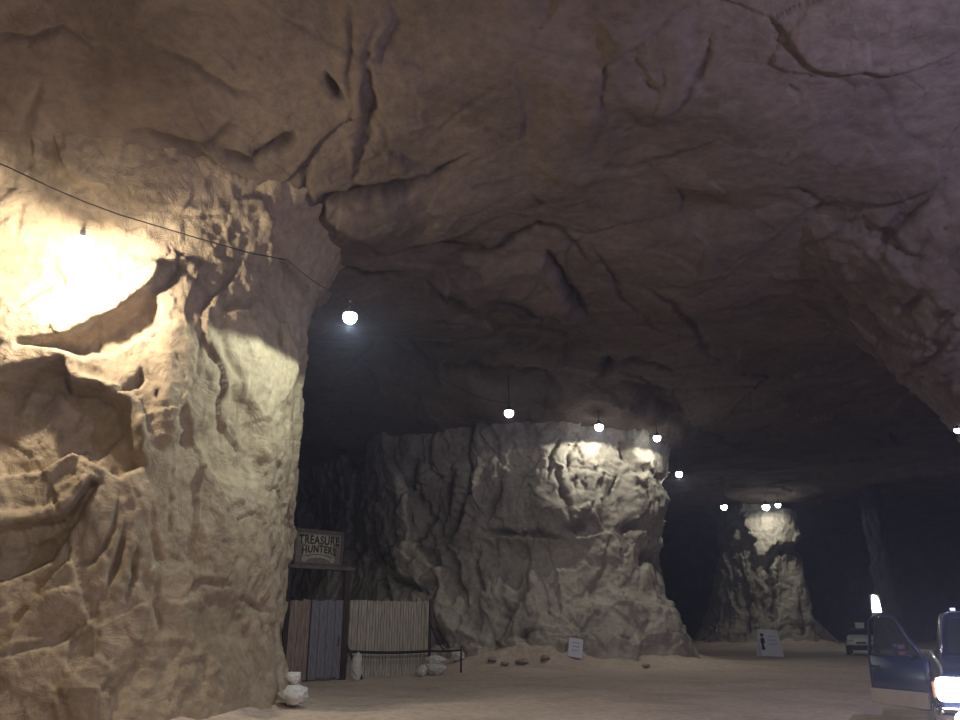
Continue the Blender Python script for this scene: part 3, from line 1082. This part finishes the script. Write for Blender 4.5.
# ------------------------------------------------------------------ stones
def stone(label, pos, s, seed, mat=STONE_WHITE, name='boulder', group=None, rz=0, sub=4):
    bm = bmesh.new()
    bmesh.ops.create_icosphere(bm, subdivisions=sub, radius=1)
    Pn = np.array([v.co[:] for v in bm.verts])
    f, e = facets(Pn * 1.1 + seed * 3.7, seed, .9)
    dd = 1 + .38 * f + .22 * fbm(Pn * 1.3 + seed, 3, seed) + .05 * fbm(Pn * 5, 3, seed + 4)
    for v, k in zip(bm.verts, dd):
        v.co *= k
        v.co.x *= s[0]; v.co.y *= s[1]; v.co.z *= s[2]
    zmin = min(v.co.z for v in bm.verts)
    for v in bm.verts: v.co.z -= zmin + s[2] * .12
    o = obj(name, bm, mat, None, True, loc=pos, rot=(0, 0, rz))
    tag(o, label, 'rock', group)
    return o


def fl_at(px, py):
    p = on_floor(px, py)
    return p


p = fl_at(294, 707); stone('large white boulder on the floor against the foot of the left pillar', p, (.25, .24, .18), 1)
q = p + Vector((-.06, .06, .35)); stone('smaller white rock perched on the boulder at the left pillar foot', q, (.15, .14, .12), 2)
p = fl_at(278, 700); stone('brown-white rock wedged behind the boulder at the left pillar foot', p, (.18, .2, .2), 9)
p = at(356, 679, 25.0); p.z = floor_z(p.x, p.y); stone('upright white stone in front of the left end of the board fence', p, (.15, .15, .38), 3)
p = at(436, 673, 28.0); p.z = floor_z(p.x, p.y); stone('white boulder at the foot of the fence end post', p, (.30, .25, .20), 4)
q = p + Vector((.0, .05, .34)); stone('flat white stone lying on top of the boulder by the fence end post', q, (.30, .22, .12), 5)
p = at(422, 675, 27.5); p.z = floor_z(p.x, p.y); stone('small white stone left of the boulder by the fence end post', p, (.16, .14, .16), 6)
p = fl_at(458, 661); stone('lone pale stone on the rubble right of the rope barrier', p, (.24, .2, .22), 7)
loose = [(522, 664, .24), (545, 660, .22), (492, 662, .2), (505, 665, .16), (646, 668, .16)]
for k, (px, py, r) in enumerate(loose):
    p = fl_at(px, py)
    stone('grey lump of fallen rock on the rubble along the foot of the middle pillar', p, (r, r * .8, r * .45), 20 + k, ROCK_PALE, 'fallen_rock', 'fallen rocks at the middle pillar', k, 3)

# ------------------------------------------------------------------ boards on the floor
h = cast(572, 648)
p = h[0] + Vector((0, -.7, 0))
zf = floor_z(p.x, p.y)
top = at(572, 636, p.y).z
t = tag(empty('notice_board', (p.x, p.y, zf - .03), .12), 'small white notice board leaning at the foot of the middle pillar', 'sign')
M = Matrix.Rotation(-.22, 4, 'X') @ Matrix.Rotation(.18, 4, 'Y')
hb = max(.72, top - zf)
b = NB(); box(b, (0, 0, hb * .55), (.56, .03, .72), 0, .004, M); obj('panel', b, WHITE_BOARD, t)
for z in (.2, .05, -.1):
    b = NB(); box(b, (0, -.018, hb * .55 + z), (.3, .006, .04), 0, 0, M); obj('printed_line', b, plain_mat('grey_print', (.4, .4, .42)), t)
b = NB(); tube(b, [M @ Vector((0, .02, hb * .55)), (0, .3, 0)], .02, 6); obj('prop', b, WOOD_DARK, t)

p = at(773, 658, 44.5)
zf = floor_z(p.x, p.y)
t = tag(empty('sandwich_board', (p.x, p.y, zf - .01), .1), 'white folding sandwich board with a black figure, before the distant pillar', 'sign')
M1 = Matrix.Rotation(-.16, 4, 'X')
b = NB(); prism(b, [(-.62, .05), (.62, .0), (.52, 1.35), (-.56, 1.42)], -.02, .02, M1); obj('panel', b, WHITE_BOARD, t)
M2 = Matrix.Translation((0, .62, 0)) @ Matrix.Rotation(.16, 4, 'X')
b = NB(); prism(b, [(-.6, .0), (.6, .0), (.52, 1.38), (-.54, 1.42)], -.02, .02, M2); obj('panel', b, WHITE_BOARD, t)
b = NB()
lathe(b, [(.10, 0), (.10, .008)], 12, M1 @ Matrix.Translation((-.42, -.022, 1.12)) @ Matrix.Rotation(PI / 2, 4, 'X'))
prism(b, [(-.52, .98), (-.34, .98), (-.30, .72), (-.40, .66), (-.34, .36), (-.56, .36), (-.52, .66), (-.56, .74)], -.032, -.024, M1)
obj('painted_figure', b, INK, t)
for z in (1.05, .85, .65):
    b = NB(); box(b, (.14, -.024, z), (.5, .006, .05), 0, 0, M1); obj('printed_line', b, plain_mat('pale_print', (.42, .44, .5)), t)


# ------------------------------------------------------------------ vehicles
def wheel(parent, x, y, r, w, name='wheel'):
    M = Matrix.Translation((x, y, r)) @ Matrix.Rotation(PI / 2, 4, 'Y')
    b = NB(); lathe(b, [(r * .6, -w / 2), (r * .93, -w / 2), (r, -w * .36), (r, w * .36), (r * .93, w / 2), (r * .6, w / 2)], 32, M)
    o = obj(name, b, TYRE, parent, True)
    b = NB(); lathe(b, [(r * .16, -w / 2 - .012), (r * .3, -w / 2 + .02), (r * .56, -w / 2 + .03), (r * .62, -w / 2 - .005), (r * .62, w / 2 + .005), (r * .3, w / 2), (r * .16, w / 2 + .01)], 24, M)
    h = obj('hub', b, CHROME, o, True)
    return o


def section_body(bm, secs):
    """skin a body over cross sections; a section = list of (x,y,z), same length"""
    rings = [[bm.verts.new(p) for p in s] for s in secs]
    n = len(rings[0])
    for a, b in zip(rings, rings[1:]):
        for j in range(n):
            bm.faces.new((a[j], a[(j + 1) % n], b[(j + 1) % n], b[j]))
    bm.faces.new(rings[0][::-1])
    bm.faces.new(rings[-1])
    return bm


def rrect(w, z0, z1, y, r=.1, tw=0.0, n=4):
    """rounded rectangle section across x; tw pulls the top in"""
    pts = []
    for cx, cz, a0 in ((w - r, z0 + r, -PI / 2), (w - r - tw, z1 - r, 0), (-w + r + tw, z1 - r, PI / 2), (-w + r, z0 + r, PI)):
        for k in range(n + 1):
            a = a0 + PI / 2 * k / n
            pts.append((cx + r * math.cos(a), y, cz + r * math.sin(a)))
    return pts


# near truck: local +y runs back along the body, -x is the side of the open door
tz = floor_z(6.7, 11.5)
truck = tag(empty('pickup_truck', (6.69, 10.45, tz), -math.radians(28)), 'navy and tan pickup truck with glaring headlights and its door swung open', 'truck')
b = NB()
section_body(b, [rrect(.84, .42, .98, 0.02, .12, .03), rrect(.91, .40, 1.06, .10, .13, .05), rrect(.94, .40, 1.12, .5, .13, .08), rrect(.95, .40, 1.17, 1.35, .13, .08),
                 rrect(.95, .40, 1.19, 2.6, .12, .05), rrect(.95, .40, 1.19, 5.2, .12, .04), rrect(.92, .48, 1.15, 5.35, .1, .04)])
obj('body', b, NAVY, truck, True)
b = NB()
section_body(b, [rrect(.955, .46, .70, .62, .05), rrect(.968, .46, .70, .75, .05), rrect(.968, .46, .70, 5.1, .05), rrect(.955, .48, .68, 5.25, .05)])
obj('lower_cladding', b, TAN_PAINT, truck)
b = NB()
section_body(b, [rrect(.78, 1.14, 1.20, 1.42, .03), rrect(.80, 1.14, 1.25, 1.5, .03, .02), rrect(.80, 1.15, 1.76, 2.08, .09, .10), rrect(.80, 1.15, 1.82, 2.35, .09, .11), rrect(.80, 1.15, 1.82, 3.2, .09, .11), rrect(.80, 1.15, 1.70, 3.42, .09, .1)])
obj('cab', b, NAVY, truck)
b = NB()
W1 = [(-.70, 1.47, 1.23), (.70, 1.47, 1.23), (.60, 2.02, 1.72), (-.60, 2.02, 1.72)]
va = [b.verts.new((x, y - .028, z + .012)) for x, y, z in W1]; vb = [b.verts.new((x, y - .008, z - .004)) for x, y, z in W1]
b.faces.new(va); b.faces.new(vb[::-1])
for j in range(4): b.faces.new((va[j], vb[j], vb[(j + 1) % 4], va[(j + 1) % 4]))
obj('windscreen', b, GLASS, truck)
b = NB(); tube(b, [(-.765, 1.44, 1.22), (-.74, 1.6, 1.38), (-.70, 1.86, 1.64), (-.665, 2.0, 1.77), (-.58, 2.05, 1.815), (0, 2.06, 1.83), (.58, 2.05, 1.815), (.665, 2.0, 1.77), (.765, 1.44, 1.22)], .022, 8)
obj('windscreen_trim', b, CHROME, truck, True)
for x in (-.5, -.3, 0, .3, .5):
    b = NB(); box(b, (x, 2.06, 1.86), (.07, .05, .035), 0, .01); obj('marker_light', b, DOTS, truck)
b = NB(); box(b, (0, -.02, .80), (.96, .08, .32), 0, .03)
obj('grille', b, BLACK_PLASTIC, truck)
for z in (.70, .78, .86, .94):
    b = NB(); box(b, (0, -.065, z), (.92, .02, .02), 0, .004); obj('grille_bar', b, CHROME, truck)
b = NB(); section_body(b, [rrect(.88, .44, .62, -.16, .06), rrect(.96, .42, .64, -.06, .07), rrect(.99, .42, .64, .3, .07)])
obj('bumper', b, CHROME, truck, True)
b = NB(); box(b, (0, -.17, .53), (.34, .015, .15), 0, .005); obj('number_plate', b, WHITE_BOARD, truck)
for s in (-1, 1):
    b = NB(); box(b, (s * .70, -.01, .85), (.44, .16, .29), 0, .07); obj('headlight', b, HEAD, truck, True)
    b = NB(); box(b, (s * .93, .10, .84), (.07, .18, .2), 0, .02); obj('indicator_lamp', b, AMBER, truck)
    b = NB(); lathe(b, [(.001, -.05), (.09, -.045), (.11, 0), (.10, .04)], 18, Matrix.Translation((s * .66, -.17, .51)) @ Matrix.Rotation(-PI / 2, 4, 'X')); obj('fog_lamp', b, HEAD, truck, True)
    sp = bpy.data.lights.new('headlight_beam', 'SPOT'); sp.energy = 750; sp.color = (1, .97, .92); sp.spot_size = math.radians(75); sp.spot_blend = .8; sp.shadow_soft_size = .1
    so = bpy.data.objects.new('headlight_beam', sp); so.parent = truck; so.location = (s * .69, -.24, .84); so.rotation_euler = (math.radians(-80), 0, 0)
    COL.objects.link(so)
for x in (-.86, .86):
    for y in (.78, 4.1):
        wheel(truck, x, y, .39, .26)
    b = NB(); lathe(b, [(.40, -.02), (.47, -.02), (.47, .02), (.40, .02)], 28, Matrix.Translation((x * 1.105, .78, .42)) @ Matrix.Rotation(PI / 2, 4, 'Y'), cap=False)
    obj('wheel_arch', b, BLACK_PLASTIC, truck, True)
# open door on the -x side, hinged at y=1.45
door = empty('front_door', (-.955, 1.47, 0), 0)
door.parent = truck
DL = 1.16
door.rotation_euler = (0, 0, math.radians(44))
b = NB()
section_body(b, [[(-.05, 0, .47), (.05, 0, .47), (.05, 0, 1.14), (-.03, 0, 1.17)], [(-.07, .08, .46), (.05, .08, .46), (.05, .08, 1.16), (-.03, .08, 1.18)],
                 [(-.07, DL - .08, .48), (.05, DL - .08, .48), (.05, DL - .08, 1.17), (-.03, DL - .08, 1.19)], [(-.05, DL, .50), (.05, DL, .50), (.05, DL, 1.15), (-.03, DL, 1.17)]])
obj('door_panel', b, NAVY, door, True)
for pz in (.59,):
    b = NB(); box(b, (-.075, DL / 2, pz), (.035, DL * .99, .225), 0, .012); obj('door_cladding', b, TAN_PAINT, door)
b = NB(); tube(b, [(-.02, .05, 1.16), (.0, .28, 1.40), (.06, .55, 1.70), (.08, .72, 1.77), (.08, DL - .16, 1.78), (.06, DL - .04, 1.70), (-.0, DL - .01, 1.17)], .026, 8)
obj('window_frame', b, NAVY, door, True)
b = NB()
a_ = [(-.01, .09, 1.16), (.06, .57, 1.68), (.08, .74, 1.745), (.08, DL - .17, 1.75), (0, DL - .05, 1.17)]
va = [b.verts.new(p) for p in a_]; vb = [b.verts.new((p[0] + .006, p[1], p[2])) for p in a_]
b.faces.new(va); b.faces.new(vb[::-1])
for j in range(5): b.faces.new((va[j], vb[j], vb[(j + 1) % 5], va[(j + 1) % 5]))
obj('door_window', b, GLASS, door)
b = NB(); box(b, (-.10, DL - .2, 1.02), (.05, .16, .045), 0, .01); obj('door_handle', b, BLACK_PLASTIC, door)
b = NB(); box(b, (-.2, .3, 1.28), (.2, .1, .17), 0, .03); tube(b, [(-.03, .24, 1.17), (-.18, .30, 1.24)], .02, 6); obj('wing_mirror', b, NAVY, door)
for z in (1.235, 1.32):
    b = NB(); box(b, (-.21, .245, z), (.12, .012, .05), 0, .005); obj('mirror_reflector', b, AMBER, door)

# distant white car, nose towards us
p = at(863, 656, 46)
wz = floor_z(p.x, p.y)
car = tag(empty('white_car', (p.x, p.y, wz), -.47), 'small white car parked far off, partly behind the open truck door', 'car')
b = NB()
section_body(b, [rrect(.62, .50, .82, 0, .14, .05), rrect(.76, .42, .95, .12, .18, .06), rrect(.82, .40, 1.04, .6, .18, .1), rrect(.84, .40, 1.10, 1.2, .16, .1), rrect(.84, .4, 1.1, 3.7, .16, .08), rrect(.72, .45, 1.0, 4.0, .14, .08)])
obj('body', b, WHITE_PAINT, car, True)
b = NB(); section_body(b, [rrect(.72, .98, 1.08, 1.0, .03), rrect(.62, 1.0, 1.38, 1.6, .1, .06), rrect(.62, 1.0, 1.42, 2.8, .1, .06), rrect(.7, .98, 1.12, 3.4, .04)])
obj('cabin', b, BLACK_PLASTIC, car, True)
b = NB(); box(b, (0, .0, .40), (1.5, .3, .28), 0, .05); obj('bumper', b, BLACK_PLASTIC, car)
b = NB(); box(b, (0, -.02, .66), (.5, .06, .1), 0, .02); obj('grille', b, BLACK_PLASTIC, car)
for s in (-1, 1):
    b = NB(); box(b, (s * .5, .03, .78), (.24, .12, .11), 0, .03); obj('headlight', b, CHROME, car)
    for y in (.75, 3.2): wheel(car, s * .74, y, .31, .2)
b = NB(); box(b, (0, 0, .14), (.46, .6, .28), 0, .03)
box(b, (0, 0, .30), (.5, .64, .05), 0, .015)
tag(obj('roof_box', b, WHITE_PAINT, None, loc=(p.x + .9 + .0, p.y + 1.8, wz + 1.41), rot=(0, 0, -.47)), 'little white box sitting on the roof of the distant white car', 'box')

# ------------------------------------------------------------------ world and output look
w = bpy.data.worlds.new('world')
scn.world = w
w.use_nodes = True
bg = w.node_tree.nodes['Background']
bg.inputs[0].default_value = (.55, .58, 1.0, 1)
bg.inputs[1].default_value = .022
vs = w.node_tree.nodes.new('ShaderNodeVolumeScatter')      # thin haze added to lift the darks and glow round the lamps
vs.inputs['Color'].default_value = (.62, .66, 1, 1)
vs.inputs['Density'].default_value = .0018
vs.inputs['Anisotropy'].default_value = .55
w.node_tree.links.new(vs.outputs[0], w.node_tree.nodes['World Output'].inputs['Volume'])
scn.view_settings.view_transform = 'Standard'
scn.view_settings.look = 'None'
scn.view_settings.exposure = -0.08
scn.view_settings.gamma = 1
scn.cycles.use_denoising = True
scn.cycles.max_bounces = 5
scn.cycles.diffuse_bounces = 3
scn.cycles.sample_clamp_indirect = 4
